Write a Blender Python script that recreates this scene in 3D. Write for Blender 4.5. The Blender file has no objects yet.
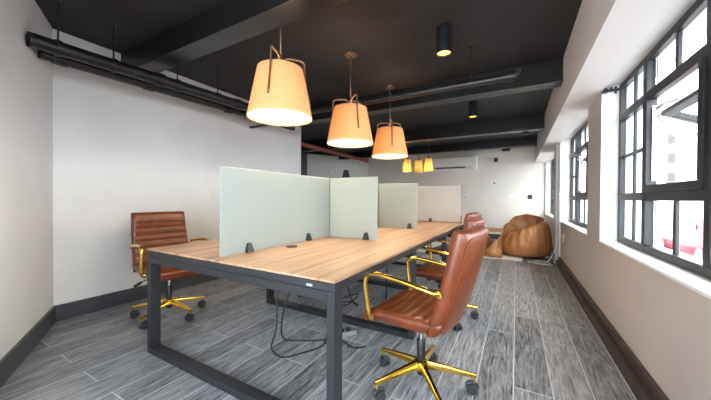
import bpy, bmesh, math, random
from math import sin, cos, pi, radians
from mathutils import Vector, Matrix
random.seed(7)
S = bpy.context.scene
COL = S.collection

# ------------------------------------------------------------------ materials
def new_mat(name):
    m = bpy.data.materials.new(name); m.use_nodes = True
    nt = m.node_tree; nt.nodes.clear()
    out = nt.nodes.new('ShaderNodeOutputMaterial')
    return m, nt, out
def lin(c):
    return tuple(((v/255)/12.92 if v/255 <= .04045 else ((v/255+.055)/1.055)**2.4) for v in c) + (1,)
def node(nt, t, **kw):
    n = nt.nodes.new(t)
    for k, v in kw.items():
        if k in n.inputs: n.inputs[k].default_value = v
        else: setattr(n, k, v)
    return n
def ramp(nt, fac, stops):
    r = nt.nodes.new('ShaderNodeValToRGB')
    e = r.color_ramp.elements
    while len(e) < len(stops): e.new(.5)
    for i, (p, c) in enumerate(stops): e[i].position = p; e[i].color = c
    nt.links.new(fac, r.inputs[0]); return r
def simple(name, rgb, rough=.5, metal=0, noise=0, scale=8, bump=0, bscale=60, spec=.5):
    m, nt, out = new_mat(name)
    b = node(nt, 'ShaderNodeBsdfPrincipled', Roughness=rough, Metallic=metal)
    b.inputs['Specular IOR Level'].default_value = spec
    b.inputs['Base Color'].default_value = lin(rgb)
    tc = node(nt, 'ShaderNodeTexCoord')
    if noise:
        n = node(nt, 'ShaderNodeTexNoise', Scale=scale, Detail=4)
        nt.links.new(tc.outputs['Object'], n.inputs['Vector'])
        lo = lin([max(0, v*(1-noise)) for v in rgb]); hi = lin([min(255, v*(1+noise)) for v in rgb])
        r = ramp(nt, n.outputs['Fac'], [(.3, lo), (.7, hi)])
        nt.links.new(r.outputs[0], b.inputs['Base Color'])
    if bump:
        n2 = node(nt, 'ShaderNodeTexNoise', Scale=bscale, Detail=5)
        nt.links.new(tc.outputs['Object'], n2.inputs['Vector'])
        bp = node(nt, 'ShaderNodeBump', Strength=bump, Distance=.01)
        nt.links.new(n2.outputs['Fac'], bp.inputs['Height'])
        nt.links.new(bp.outputs[0], b.inputs['Normal'])
    nt.links.new(b.outputs[0], out.inputs[0])
    return m
def emit(name, rgb, s):
    m, nt, out = new_mat(name)
    e = node(nt, 'ShaderNodeEmission', Strength=s); e.inputs[0].default_value = lin(rgb)
    nt.links.new(e.outputs[0], out.inputs[0]); return m

M = {}
M['wall'] = simple('white wall paint', (238, 238, 239), .55, noise=.012, scale=3, bump=.03, bscale=120)
M['soffit'] = simple('soffit paint', (222, 216, 213), .6, noise=.01, scale=3)
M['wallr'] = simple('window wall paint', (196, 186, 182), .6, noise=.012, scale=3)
M['backwall'] = simple('warm white end wall paint', (230, 222, 214), .6, noise=.012, scale=3)
M['reveal'] = simple('white gloss sill paint', (238, 238, 236), .35, noise=.01, scale=6)
M['greywall'] = simple('pale grey paint', (224, 222, 220), .6, noise=.01)
M['ceil'] = simple('black ceiling paint', (35, 33, 34), .64, noise=.06, scale=5, bump=.1, bscale=90)
M['beam'] = simple('black beam paint', (26, 25, 27), .30, noise=.06, scale=9, bump=.05, bscale=70)
M['pipe'] = simple('black pipe paint', (34, 33, 36), .38, noise=.08, scale=12)
M['redpipe'] = simple('red pipe paint', (150, 70, 58), .45, noise=.08, scale=9)
M['base'] = simple('charcoal baseboard paint', (72, 74, 80), .4, noise=.05, scale=7)
M['basedark'] = simple('dark wood skirting', (62, 52, 50), .45, noise=.22, scale=9)
M['frame'] = simple('charcoal powder coat', (44, 45, 50), .42, metal=.25, noise=.05, scale=20)
M['winframe'] = simple('dark grey window metal', (38, 39, 44), .48, metal=.2, noise=.05, scale=15)
M['black'] = simple('black plastic', (28, 29, 32), .4)
M['caster'] = simple('caster rubber', (52, 53, 57), .45)
M['chrome'] = simple('chrome', (205, 206, 210), .14, metal=1)
M['gold'] = simple('polished gold', (234, 192, 92), .15, metal=1)
M['silver'] = simple('silver plate', (200, 202, 206), .3, metal=.8)
M['bronze'] = simple('dark bronze', (124, 96, 80), .4, metal=.5, noise=.1, scale=30)
M['white'] = simple('white plastic', (236, 236, 233), .35)
M['acslot'] = simple('air slot', (70, 68, 66), .5)
M['woodtable'] = simple('warm stool wood', (176, 122, 70), .45, noise=.16, scale=14)
M['brownedge'] = simple('reddish wood edge', (150, 92, 76), .5, noise=.1, scale=14)
M['cable'] = simple('black cable', (30, 30, 33), .5)
M['wcable'] = simple('white cable', (232, 232, 230), .45)
M['shadedark'] = simple('dark grey shade', (70, 70, 74), .7)
M['seam'] = simple('leather piping', (104, 46, 26), .4)

def leather(name, a, b_, rough, bump=.25):
    m, nt, out = new_mat(name)
    p = node(nt, 'ShaderNodeBsdfPrincipled', Roughness=rough)
    tc = node(nt, 'ShaderNodeTexCoord')
    n = node(nt, 'ShaderNodeTexNoise', Scale=7, Detail=6, Roughness=.65)
    nt.links.new(tc.outputs['Object'], n.inputs['Vector'])
    r = ramp(nt, n.outputs['Fac'], [(.3, lin(a)), (.7, lin(b_))])
    nt.links.new(r.outputs[0], p.inputs['Base Color'])
    v = node(nt, 'ShaderNodeTexVoronoi', Scale=170)
    nt.links.new(tc.outputs['Object'], v.inputs['Vector'])
    n2 = node(nt, 'ShaderNodeTexNoise', Scale=14, Detail=5)
    nt.links.new(tc.outputs['Object'], n2.inputs['Vector'])
    ma = node(nt, 'ShaderNodeMath', operation='MULTIPLY_ADD'); ma.inputs[1].default_value = .15
    nt.links.new(v.outputs['Distance'], ma.inputs[0]); nt.links.new(n2.outputs['Fac'], ma.inputs[2])
    bp = node(nt, 'ShaderNodeBump', Strength=bump, Distance=.012)
    nt.links.new(ma.outputs[0], bp.inputs['Height']); nt.links.new(bp.outputs[0], p.inputs['Normal'])
    nt.links.new(p.outputs[0], out.inputs[0]); return m
M['leather'] = leather('brown leather', (92, 42, 20), (124, 61, 32), .28)
M['beanleather'] = leather('tan leather', (172, 108, 62), (204, 142, 90), .34, .4)

def floor_mat():
    m, nt, out = new_mat('grey wood plank tile')
    L = nt.links.new
    p = node(nt, 'ShaderNodeBsdfPrincipled', Roughness=.38)
    tc = node(nt, 'ShaderNodeTexCoord')
    mp = node(nt, 'ShaderNodeMapping'); mp.inputs['Rotation'].default_value = (0, 0, radians(90)); mp.inputs['Location'].default_value = (.31, .005, 0)
    L(tc.outputs['Object'], mp.inputs['Vector'])
    br = node(nt, 'ShaderNodeTexBrick', Scale=1.0)
    br.offset = .37; br.offset_frequency = 2; br.squash = 1
    br.inputs['Brick Width'].default_value = 1.2; br.inputs['Row Height'].default_value = .2
    br.inputs['Mortar Size'].default_value = .0036; br.inputs['Mortar Smooth'].default_value = .2; br.inputs['Bias'].default_value = 0
    br.inputs['Color1'].default_value = (0, 0, 0, 1); br.inputs['Color2'].default_value = (1, 1, 1, 1); br.inputs['Mortar'].default_value = (.5, .5, .5, 1)
    L(mp.outputs[0], br.inputs['Vector'])
    # offset the grain per plank
    sep = node(nt, 'ShaderNodeSeparateXYZ'); L(tc.outputs['Object'], sep.inputs[0])
    ad = node(nt, 'ShaderNodeMath', operation='MULTIPLY_ADD'); ad.inputs[1].default_value = 7.3
    L(br.outputs['Color'], ad.inputs[0]); L(sep.outputs['Y'], ad.inputs[2])
    cmb = node(nt, 'ShaderNodeCombineXYZ'); L(sep.outputs['X'], cmb.inputs['X']); L(ad.outputs[0], cmb.inputs['Y'])
    m2 = node(nt, 'ShaderNodeMapping'); m2.inputs['Scale'].default_value = (70, 6.5, 1); L(cmb.outputs[0], m2.inputs['Vector'])
    n1 = node(nt, 'ShaderNodeTexNoise', Scale=1.0, Detail=8, Roughness=.7, Distortion=.9); L(m2.outputs[0], n1.inputs['Vector'])
    m3 = node(nt, 'ShaderNodeMapping'); m3.inputs['Scale'].default_value = (9, .9, 1); L(cmb.outputs[0], m3.inputs['Vector'])
    n2 = node(nt, 'ShaderNodeTexNoise', Scale=1.0, Detail=3, Distortion=.4); L(m3.outputs[0], n2.inputs['Vector'])
    # cathedral figure: rings from a stretched noise
    rg = node(nt, 'ShaderNodeMath', operation='MULTIPLY'); rg.inputs[1].default_value = 60; L(n2.outputs['Fac'], rg.inputs[0])
    sn = node(nt, 'ShaderNodeMath', operation='SINE'); L(rg.outputs[0], sn.inputs[0])
    s2 = node(nt, 'ShaderNodeMath', operation='MULTIPLY_ADD'); s2.inputs[1].default_value = .05; L(sn.outputs[0], s2.inputs[0]); L(n1.outputs['Fac'], s2.inputs[2])
    vr = node(nt, 'ShaderNodeMath', operation='MULTIPLY_ADD'); vr.inputs[1].default_value = .13; L(br.outputs['Color'], vr.inputs[0]); L(s2.outputs[0], vr.inputs[2])
    r = ramp(nt, vr.outputs[0], [(.37, lin((62, 63, 68))), (.53, lin((122, 124, 129))), (.67, lin((156, 159, 164))), (.86, lin((194, 198, 204)))])
    mx = node(nt, 'ShaderNodeMix', data_type='RGBA'); L(br.outputs['Fac'], mx.inputs[0]); L(r.outputs[0], mx.inputs[6]); mx.inputs[7].default_value = lin((196, 198, 202))
    L(mx.outputs[2], p.inputs['Base Color'])
    rr = node(nt, 'ShaderNodeMath', operation='MULTIPLY_ADD'); rr.inputs[1].default_value = .2; rr.inputs[2].default_value = .3
    L(n1.outputs['Fac'], rr.inputs[0]); L(rr.outputs[0], p.inputs['Roughness'])
    bp = node(nt, 'ShaderNodeBump', Strength=.25, Distance=.004); L(n1.outputs['Fac'], bp.inputs['Height']); L(bp.outputs[0], p.inputs['Normal'])
    L(p.outputs[0], out.inputs[0]); return m
M['floor'] = floor_mat()

def oak_mat():
    m, nt, out = new_mat('light oak laminate')
    L = nt.links.new
    p = node(nt, 'ShaderNodeBsdfPrincipled', Roughness=.36)
    tc = node(nt, 'ShaderNodeTexCoord')
    mp = node(nt, 'ShaderNodeMapping'); mp.inputs['Scale'].default_value = (26, 1.0, 1); L(tc.outputs['Object'], mp.inputs['Vector'])
    n1 = node(nt, 'ShaderNodeTexNoise', Scale=1, Detail=7, Roughness=.6, Distortion=.3); L(mp.outputs[0], n1.inputs['Vector'])
    mp2 = node(nt, 'ShaderNodeMapping'); mp2.inputs['Scale'].default_value = (5, .35, 1); L(tc.outputs['Object'], mp2.inputs['Vector'])
    n2 = node(nt, 'ShaderNodeTexNoise', Scale=1, Detail=2); L(mp2.outputs[0], n2.inputs['Vector'])
    ad = node(nt, 'ShaderNodeMath', operation='MULTIPLY_ADD'); ad.inputs[1].default_value = .45; L(n2.outputs['Fac'], ad.inputs[0]); L(n1.outputs['Fac'], ad.inputs[2])
    r = ramp(nt, ad.outputs[0], [(.52, lin((138, 103, 76))), (.70, lin((170, 133, 103))), (.90, lin((196, 160, 130)))])
    L(r.outputs[0], p.inputs['Base Color']); L(p.outputs[0], out.inputs[0]); return m
M['oak'] = oak_mat()

def frosted():
    m, nt, out = new_mat('frosted glass')
    L = nt.links.new
    d = node(nt, 'ShaderNodeBsdfDiffuse'); d.inputs[0].default_value = lin((188, 197, 193))
    t = node(nt, 'ShaderNodeBsdfTranslucent'); t.inputs[0].default_value = lin((196, 204, 200))
    g = node(nt, 'ShaderNodeBsdfGlossy', Roughness=.32); g.inputs[0].default_value = (.9, .92, .92, 1)
    a = node(nt, 'ShaderNodeMixShader', Fac=.5); L(d.outputs[0], a.inputs[1]); L(t.outputs[0], a.inputs[2])
    fr = node(nt, 'ShaderNodeFresnel', IOR=1.4)
    b = node(nt, 'ShaderNodeMixShader'); L(fr.outputs[0], b.inputs[0]); L(a.outputs[0], b.inputs[1]); L(g.outputs[0], b.inputs[2])
    L(b.outputs[0], out.inputs[0]); return m
M['frost'] = frosted()
def frostclear():
    m, nt, out = new_mat('lightly frosted glass'); L = nt.links.new
    d = node(nt, 'ShaderNodeBsdfDiffuse'); d.inputs[0].default_value = lin((214, 210, 206))
    t = node(nt, 'ShaderNodeBsdfTransparent'); t.inputs[0].default_value = (.93, .92, .91, 1)
    a = node(nt, 'ShaderNodeMixShader', Fac=.62); L(d.outputs[0], a.inputs[1]); L(t.outputs[0], a.inputs[2]); L(a.outputs[0], out.inputs[0]); return m
M['frostclear'] = frostclear()
def clear(name, tint, gl):
    m, nt, out = new_mat(name)
    t = node(nt, 'ShaderNodeBsdfTransparent'); t.inputs[0].default_value = tint
    g = node(nt, 'ShaderNodeBsdfGlossy', Roughness=.03)
    x = node(nt, 'ShaderNodeMixShader', Fac=gl)
    nt.links.new(t.outputs[0], x.inputs[1]); nt.links.new(g.outputs[0], x.inputs[2]); nt.links.new(x.outputs[0], out.inputs[0])
    return m
M['glass'] = clear('window glass', (.95, .97, .97, 1), .05)

def fabric_shade(name, rgb, trans, scale):
    m, nt, out = new_mat(name); L = nt.links.new
    tc = node(nt, 'ShaderNodeTexCoord')
    mp = node(nt, 'ShaderNodeMapping'); mp.inputs['Scale'].default_value = (1, 1, .25); L(tc.outputs['Object'], mp.inputs['Vector'])
    n = node(nt, 'ShaderNodeTexNoise', Scale=scale, Detail=3); L(mp.outputs[0], n.inputs['Vector'])
    r = ramp(nt, n.outputs['Fac'], [(.35, lin([v*.92 for v in rgb])), (.65, lin(rgb))])
    d = node(nt, 'ShaderNodeBsdfDiffuse'); L(r.outputs[0], d.inputs[0])
    t = node(nt, 'ShaderNodeBsdfTranslucent'); L(r.outputs[0], t.inputs[0])
    x = node(nt, 'ShaderNodeMixShader', Fac=trans); L(d.outputs[0], x.inputs[1]); L(t.outputs[0], x.inputs[2]); L(x.outputs[0], out.inputs[0])
    return m
M['shade'] = fabric_shade('linen lampshade', (228, 196, 150), .4, 220)
M['smallshade'] = fabric_shade('amber glass shade', (246, 226, 170), .55, 40)
M['diffuser'] = emit('lamp diffuser', (255, 236, 196), 3.0)
M['downglow'] = emit('downlight glow', (255, 196, 110), 2.2)
M['bulb'] = emit('bulb', (255, 225, 160), 8.0)
M['rug'] = simple('white shag pile', (232, 230, 227), .9, noise=.05, scale=60, bump=.8, bscale=120)
M['facade'] = simple('pale facade', (226, 224, 222), .8, noise=.01)
M['facadewin'] = simple('facade window', (30, 27, 31), .3)
M['facadered'] = simple('pale shopfront', (216, 208, 206), .6)
M['street'] = simple('asphalt', (150, 150, 152), .8, noise=.05)
M['carpaint'] = simple('red car paint', (190, 30, 48), .25)
M['cardark'] = simple('car glass', (40, 42, 50), .15)

# ------------------------------------------------------------------ mesh helpers
def bm_new(): return bmesh.new()
def mesh_obj(name, bm, mat, parent=None, smooth=False, loc=None, subd=0):
    me = bpy.data.meshes.new(name); bm.normal_update(); bm.to_mesh(me); bm.free()
    mats = mat if isinstance(mat, (list, tuple)) else [mat]
    for k in mats: me.materials.append(k)
    if smooth:
        for p in me.polygons: p.use_smooth = True
    o = bpy.data.objects.new(name, me); COL.objects.link(o)
    if loc: o.location = loc
    if parent: o.parent = parent
    if subd:
        s = o.modifiers.new('s', 'SUBSURF'); s.levels = subd; s.render_levels = subd
    return o
def autosmooth(o, ang=40):
    for p in o.data.polygons: p.use_smooth = True
    try: o.data.set_sharp_from_angle(angle=radians(ang))
    except Exception: pass
    return o
def box(bm, x0, x1, y0, y1, z0, z1, bev=0, seg=2, mtx=None):
    vs = [bm.verts.new(v) for v in ((x0,y0,z0),(x1,y0,z0),(x1,y1,z0),(x0,y1,z0),(x0,y0,z1),(x1,y0,z1),(x1,y1,z1),(x0,y1,z1))]
    fs = [bm.faces.new([vs[i] for i in f]) for f in ((0,3,2,1),(4,5,6,7),(0,1,5,4),(1,2,6,5),(2,3,7,6),(3,0,4,7))]
    if mtx is not None:
        for v in vs: v.co = mtx @ v.co
    if bev:
        es = list({e for f in fs for e in f.edges})
        bmesh.ops.bevel(bm, geom=es, offset=bev, segments=seg, affect='EDGES', profile=.6)
def prism(bm, pts, z0, z1):
    lo = [bm.verts.new((x, y, z0)) for x, y in pts]; hi = [bm.verts.new((x, y, z1)) for x, y in pts]
    n = len(pts)
    bm.faces.new(lo[::-1]); bm.faces.new(hi)
    for i in range(n): bm.faces.new((lo[i], lo[(i+1) % n], hi[(i+1) % n], hi[i]))
def smooth_path(pts, k=6):
    pts = [Vector(p) for p in pts]
    out = []
    for i in range(len(pts)-1):
        p0 = pts[max(i-1, 0)]; p1 = pts[i]; p2 = pts[i+1]; p3 = pts[min(i+2, len(pts)-1)]
        for j in range(k):
            t = j/k
            out.append(.5*((2*p1)+(-p0+p2)*t+(2*p0-5*p1+4*p2-p3)*t*t+(-p0+3*p1-3*p2+p3)*t**3))
    out.append(pts[-1]); return out
def tube(bm, pts, r, n=10, flat=1.0, up=None):
    pts = [Vector(p) for p in pts]
    rad = r if isinstance(r, (list, tuple)) else [r]*len(pts)
    rings = []; nrm = None
    for i, p in enumerate(pts):
        t = (pts[min(i+1, len(pts)-1)]-pts[max(i-1, 0)]).normalized()
        if nrm is None:
            a = Vector(up) if up else (Vector((0,0,1)) if abs(t.z) < .9 else Vector((1,0,0)))
            nrm = (a - t*a.dot(t)).normalized()
        else:
            nrm = (nrm - t*nrm.dot(t)).normalized()
        b = t.cross(nrm)
        rings.append([bm.verts.new(p + nrm*cos(2*pi*k/n)*rad[i]*flat + b*sin(2*pi*k/n)*rad[i]) for k in range(n)])
    for a, b in zip(rings, rings[1:]):
        for k in range(n): bm.faces.new((a[k], a[(k+1) % n], b[(k+1) % n], b[k]))
    bm.faces.new(rings[0][::-1]); bm.faces.new(rings[-1])
def lathe(bm, prof, n=32, c=(0,0,0), mtx=None, caps=True):
    rings = []
    for r, z in prof:
        rings.append([bm.verts.new((c[0]+r*cos(2*pi*k/n), c[1]+r*sin(2*pi*k/n), c[2]+z)) for k in range(n)])
    for a, b in zip(rings, rings[1:]):
        for k in range(n): bm.faces.new((a[k], a[(k+1) % n], b[(k+1) % n], b[k]))
    if caps:
        bm.faces.new(rings[0][::-1]); bm.faces.new(rings[-1])
    if mtx is not None:
        for rg in rings:
            for v in rg: v.co = mtx @ v.co
def empty(name, loc, label=None, cat=None, group=None, rz=0):
    o = bpy.data.objects.new(name, None); COL.objects.link(o)
    o.location = loc; o.rotation_euler = (0, 0, rz); o.empty_display_size = .1
    if label: tag(o, label, cat, group)
    return o
def tag(o, label, cat, group=None):
    o['label'] = label; o['category'] = cat
    if group: o['group'] = group
    return o
def struct(o, label=None):
    o['kind'] = 'structure'
    if label: o['label'] = label
    return o
def copy_tree(o, parent=None):
    c = o.copy(); COL.objects.link(c)
    if parent: c.parent = parent
    for ch in list(o.children): copy_tree(ch, c)
    return c

# ------------------------------------------------------------------ room shell
CEIL = 2.6; XL = -3.59; XR = .66; XS = .412; ZS = 2.13; ZB = 2.09; YB = 9.0; YR = -1.6
bm = bm_new(); box(bm, -6.4, 1.2, YR-.2, YB+.2, -.1, 0); struct(mesh_obj('floor', bm, M['floor']), 'grey wood look plank tile floor with pale grout lines')
bm = bm_new(); box(bm, -6.4, 1.2, YR-.2, YB+.2, CEIL, CEIL+.1); struct(mesh_obj('ceiling', bm, M['ceil']), 'black painted ceiling')
# long left wall and its return
bm = bm_new()
prism(bm, [(XL, .92), (XL, 4.28), (-6.2, 4.28), (-6.2, 4.13), (XL-.15, 4.13), (XL-.15, .85)], 0, CEIL)
struct(mesh_obj('wall_left', bm, M['wall']), 'long white left wall')
bm = bm_new()
prism(bm, [(XL, .92), (-1.9, .075), (-1.9, YR), (-2.05, YR), (-2.05, -.02), (XL-.15, .84), (XL-.15, .93)], 0, CEIL)
struct(mesh_obj('wall_front_left', bm, M['wall']), 'angled white wall at left edge')
bm = bm_new(); box(bm, -6.2, 1.0, YB, YB+.15, 0, CEIL); struct(mesh_obj('wall_back', bm, M['backwall']), 'white end wall with air conditioner')
bm = bm_new(); box(bm, -6.35, -6.2, 4.13, YB+.15, 0, CEIL); struct(mesh_obj('wall_far_left', bm, M['greywall']))
# grey angled partition in the recess
bm = bm_new()
prism(bm, [(-4.54, YB), (-5.70, 7.10), (-5.83, 7.18), (-4.75, YB)], 0, 2.50)
struct(mesh_obj('wall_recess', bm, M['greywall']), 'pale grey angled wall in the recess beyond the left wall')
bm = bm_new(); prism(bm, [(-5.70, 7.09), (-5.84, 6.87), (-5.97, 6.95), (-5.83, 7.17)], 0, 2.5); struct(mesh_obj('door_1', bm, M['base']), 'dark door edge beside the grey angled wall')
bm = bm_new(); prism(bm, [(-4.5, YB), (-5.83, 6.83), (-6.0, 6.93), (-4.75, YB)], 2.505, CEIL); struct(mesh_obj('trim_1', bm, M['beam']), 'black bulkhead above the grey angled wall')
# rear wall (behind the photographer) with a wide opening added to let in fill daylight
bm = bm_new(); box(bm, -1.9, 1.0, YR-.15, YR, 0, .35); box(bm, -1.9, 1.0, YR-.15, YR, 2.4, CEIL); box(bm, -1.9, -1.75, YR-.15, YR, .35, 2.4); box(bm, .5, 1.0, YR-.15, YR, .35, 2.4)
struct(mesh_obj('wall_rear', bm, M['wall']))

# window wall with openings: (y0, y1)
WIN = [(-1.05, .95), (1.35, 3.35), (3.90, 5.94), (7.10, 8.95)]
SILL = .75; XO = 1.0
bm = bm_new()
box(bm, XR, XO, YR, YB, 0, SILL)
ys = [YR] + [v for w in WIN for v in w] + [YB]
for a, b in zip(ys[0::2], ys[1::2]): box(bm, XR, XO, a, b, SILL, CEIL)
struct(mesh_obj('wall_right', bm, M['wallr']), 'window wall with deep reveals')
# white painted reveals and sills
for i, (a, b) in enumerate(WIN):
    bm = bm_new()
    box(bm, XR-.004, XO, a, b, SILL-.012, SILL+.004)
    box(bm, XR+.001, XO, a, a+.004, SILL+.004, ZS)
    box(bm, XR+.001, XO, b-.004, b, SILL+.004, ZS)
    struct(mesh_obj('trim_%d' % (i+2), bm, M['reveal']), 'white window reveal and sill')
bm = bm_new(); box(bm, XS, XR+.0, YR, YB, ZB, CEIL); box(bm, XR, XO, YR, YB, ZS, ZS+.1)
struct(mesh_obj('trim_6', bm, M['soffit']), 'white dropped soffit above the windows')
# pilaster between window two and three
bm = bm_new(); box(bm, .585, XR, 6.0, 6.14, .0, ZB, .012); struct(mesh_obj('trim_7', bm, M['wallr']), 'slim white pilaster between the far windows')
# baseboards
bm = bm_new(); box(bm, XL, XL+.018, .92, 4.28, 0, .143, .004); struct(mesh_obj('baseboard_left', bm, M['base']), 'charcoal baseboard of the long left wall')
d = Vector((.889, -.457)); nrm2 = Vector((.457, .889))
p0 = Vector((XL, .92)); p1 = Vector((-1.9, .075))
bm = bm_new(); q = [p0, p1, p1+nrm2*.018, p0+nrm2*.018]; prism(bm, [tuple(v) for v in q], 0, .143); struct(mesh_obj('baseboard_front_left', bm, M['base']), 'charcoal baseboard of the angled wall')
bm = bm_new(); box(bm, -4.54, XR, YB-.018, YB, 0, .14, .004); struct(mesh_obj('baseboard_back', bm, M['base']))
bm = bm_new(); box(bm, .60, XR, YR, YB-.02, 0, .085, .006); box(bm, .632, XR, YR, YB-.02, .085, .15, .006); struct(mesh_obj('baseboard_right', bm, M['basedark']), 'stepped dark wood skirting under the windows')

# ceiling beams: I sections running across the room
def beam(n, y0, y1, x0, x1, zb, label, solid=False, plate=None):
    bm = bm_new()
    if solid: box(bm, x0, x1, y0, y1, zb, CEIL, .006)
    else:
        w = y1-y0
        box(bm, x0, x1, y0, y1, zb, zb+.022, .004)
        box(bm, x0, x1, y0+.03, y1-.03, zb+.022, CEIL)
    if plate:
        px, w_ = plate; box(bm, px-w_/2, px+w_/2, y0-.004, y0+.03, zb+.03, CEIL-.01, .004)
        box(bm, px+.06, px+.16, y1-.02, y1+.04, zb-.05, zb, .004)
    return struct(mesh_obj('trim_%d' % n, bm, M['beam']), label)
beam(8, 1.42, 1.60, XL, XS, 2.39, 'black ceiling beam nearest the camera', True)
beam(9, 3.66, 3.84, XL, XS, 2.35, 'second black ceiling beam with flange')
beam(10, 5.94, 6.10, -6.2, XS, 2.35, 'third black ceiling beam with bolted plate', plate=(.02, .22))
beam(11, 8.0, 8.2, -6.2, XS, 2.40, 'black ceiling beam closest to the end wall')

# ------------------------------------------------------------------ windows
XG = .80
def bars(bm, lst, x0, x1):
    for (y0, y1, z0, z1) in lst: box(bm, x0, x1, y0, y1, z0, z1, .004, 1)
def make_window(n, a, b, label, sash_open, ang=66):
    root = empty('window_%d' % n, (XG, (a+b)/2, SILL)); struct(root, label)
    off = Vector((XG, (a+b)/2, SILL))
    W = b-a; z0 = SILL+.006; z1 = ZS-.004
    nb = .31*W                                   # narrow bay width
    c0, c1 = a+nb, b-nb                          # centre bay
    def sub(name, bm, mat):
        bmesh.ops.translate(bm, verts=bm.verts, vec=-off); return mesh_obj(name, bm, mat, root)
    bm = bm_new()
    bars(bm, [(a+.006, a+.05, z0, z1), (b-.05, b-.006, z0, z1), (a+.05, b-.05, z1-.045, z1), (a+.05, b-.05, z0, z0+.05)], XG-.022, XG+.02)
    bars(bm, [(c0-.035, c0+.02, z0+.05, z1-.045), (c1-.02, c1+.035, z0+.05, z1-.045)], XG-.03, XG+.022)
    bars(bm, [(a+.05, b-.05, 1.115, 1.175)], XG-.026, XG+.02)
    bars(bm, [(a+.05, b-.05, 1.80, 1.865)], XG-.026, XG+.02)
    sub('window_frame', bm, M['winframe'])
    bm = bm_new()
    bars(bm, [((a+.05+c0-.035)/2-.011, (a+.05+c0-.035)/2+.011, z0+.05, z1-.045), ((b-.05+c1+.035)/2-.011, (b-.05+c1+.035)/2+.011, z0+.05, z1-.045)], XG-.006, XG+.016)
    mid = (c0+c1)/2
    bars(bm, [(mid-.015, mid+.015, z0+.05, 1.115), (mid-.015, mid+.015, 1.865, z1-.045)], XG-.006, XG+.016)
    bars(bm, [(a+.05, c0-.035, 1.475, 1.503), (c1+.035, b-.05, 1.475, 1.503)], XG-.006, XG+.016)
    if not sash_open: bars(bm, [(c0+.02, c1-.02, 1.475, 1.503)], XG-.006, XG+.016)
    sub('muntins', bm, M['winframe'])
    bm = bm_new()
    for y0, y1 in ((a+.05, c0-.035), (c1+.035, b-.05)): box(bm, XG+.004, XG+.009, y0, y1, z0+.05, z1-.045)
    for zz0, zz1 in ((z0+.05, 1.115), (1.865, z1-.045)): box(bm, XG+.004, XG+.009, c0+.02, c1-.02, zz0, zz1)
    if not sash_open: box(bm, XG+.004, XG+.009, c0+.02, c1-.02, 1.175, 1.80)
    sub('pane', bm, M['glass'])
    # white backing profiles seen inside the frame
    bm = bm_new()
    for y0, y1 in ((a+.05, c0-.035), (c0+.02, c1-.02), (c1+.035, b-.05)):
        box(bm, XG+.024, XG+.034, y0, y0+.02, z0+.05, z1-.045); box(bm, XG+.024, XG+.034, y1-.02, y1, z0+.05, z1-.045)
    sub('outer_trim', bm, M['white'])
    if sash_open:
        H = .60
        bmI = bm_new()
        bars(bmI, [(c0+.02, c1-.02, 1.175, 1.22)], XG-.040, XG+.02)
        bars(bmI, [(c0+.02, c0+.06, 1.22, 1.80), (c1-.06, c1-.02, 1.22, 1.80)], XG-.040, XG+.02)
        sub('sash_frame', bmI, M['winframe'])
        mt = Matrix.Translation((XG+.03, 0, 1.70)) @ Matrix.Rotation(radians(-ang), 4, 'Y')
        bm = bm_new()
        for (y0, y1, q0, q1) in ((c0+.065, c1-.065, -.055, 0), (c0+.065, c1-.065, -.5, -.445), (c0+.065, c0+.115, -.445, -.055), (c1-.115, c1-.065, -.445, -.055)):
            box(bm, -.02, .02, y0, y1, q0, q1, .004, 1, mt)
        sh = sub('awning_sash', bm, M['winframe'])
        bm = bm_new(); box(bm, -.003, .003, c0+.115, c1-.115, -.445, -.055, 0, 1, mt)
        o = sub('sash_pane', bm, M['glass']); o.parent = sh
        for yy in (c0+.068, c1-.068):
            bm = bm_new()
            tip = mt @ Vector((0, yy, -.26))
            tube(bm, [(XG+.0, yy, 1.40), ((XG+tip.x)/2+.01, yy, 1.50), (tip.x, yy, tip.z)], .009, 8, .6)
            tube(bm, [(XG+.0, yy, 1.72), (XG+.06, yy, 1.60), ((XG+tip.x)/2, yy, 1.50)], .009, 8, .6)
            box(bm, XG-.01, XG+.012, yy-.006, yy+.006, 1.25, 1.75)
            sub('friction_stay', bm, M['silver'])
        bm = bm_new(); tube(bm, [(XG-.01, mid-.05, 1.685), (XG-.06, mid-.02, 1.68), (XG-.065, mid+.06, 1.67)], .010, 8)
        o = sub('sash_handle', bm, M['silver']); o.parent = sh
    return root
make_window(1, *WIN[1], 'large grey metal window in front of the near reveal, centre sash propped open', True)
make_window(2, *WIN[2], 'middle grey metal window with open centre sash', True)
make_window(3, *WIN[3], 'far grey metal window near the end wall', False)
make_window(4, *WIN[0], 'unseen grey metal window beside the camera, added for daylight', False)  # out of view, an extra opening added to bring in light
root = empty('window_5', (-.6, YR-.07, .35)); struct(root)  # unseen glazing, made up to fill the room with daylight from behind
bm = bm_new()
for (x0, x1, z0, z1) in ((-1.75, -1.69, .35, 2.4), (.44, .5, .35, 2.4), (-1.69, .44, .35, .41), (-1.69, .44, 2.34, 2.4), (-1.02, -.97, .41, 2.34), (-.28, -.23, .41, 2.34)): box(bm, x0+.6, x1+.6, -.03, .03, z0-.35, z1-.35, .004)
mesh_obj('window_frame', bm, M['winframe'], root)
bm = bm_new(); box(bm, -1.09, 1.04, .0, .006, .06, 1.99); mesh_obj('pane', bm, M['glass'], root)

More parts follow.
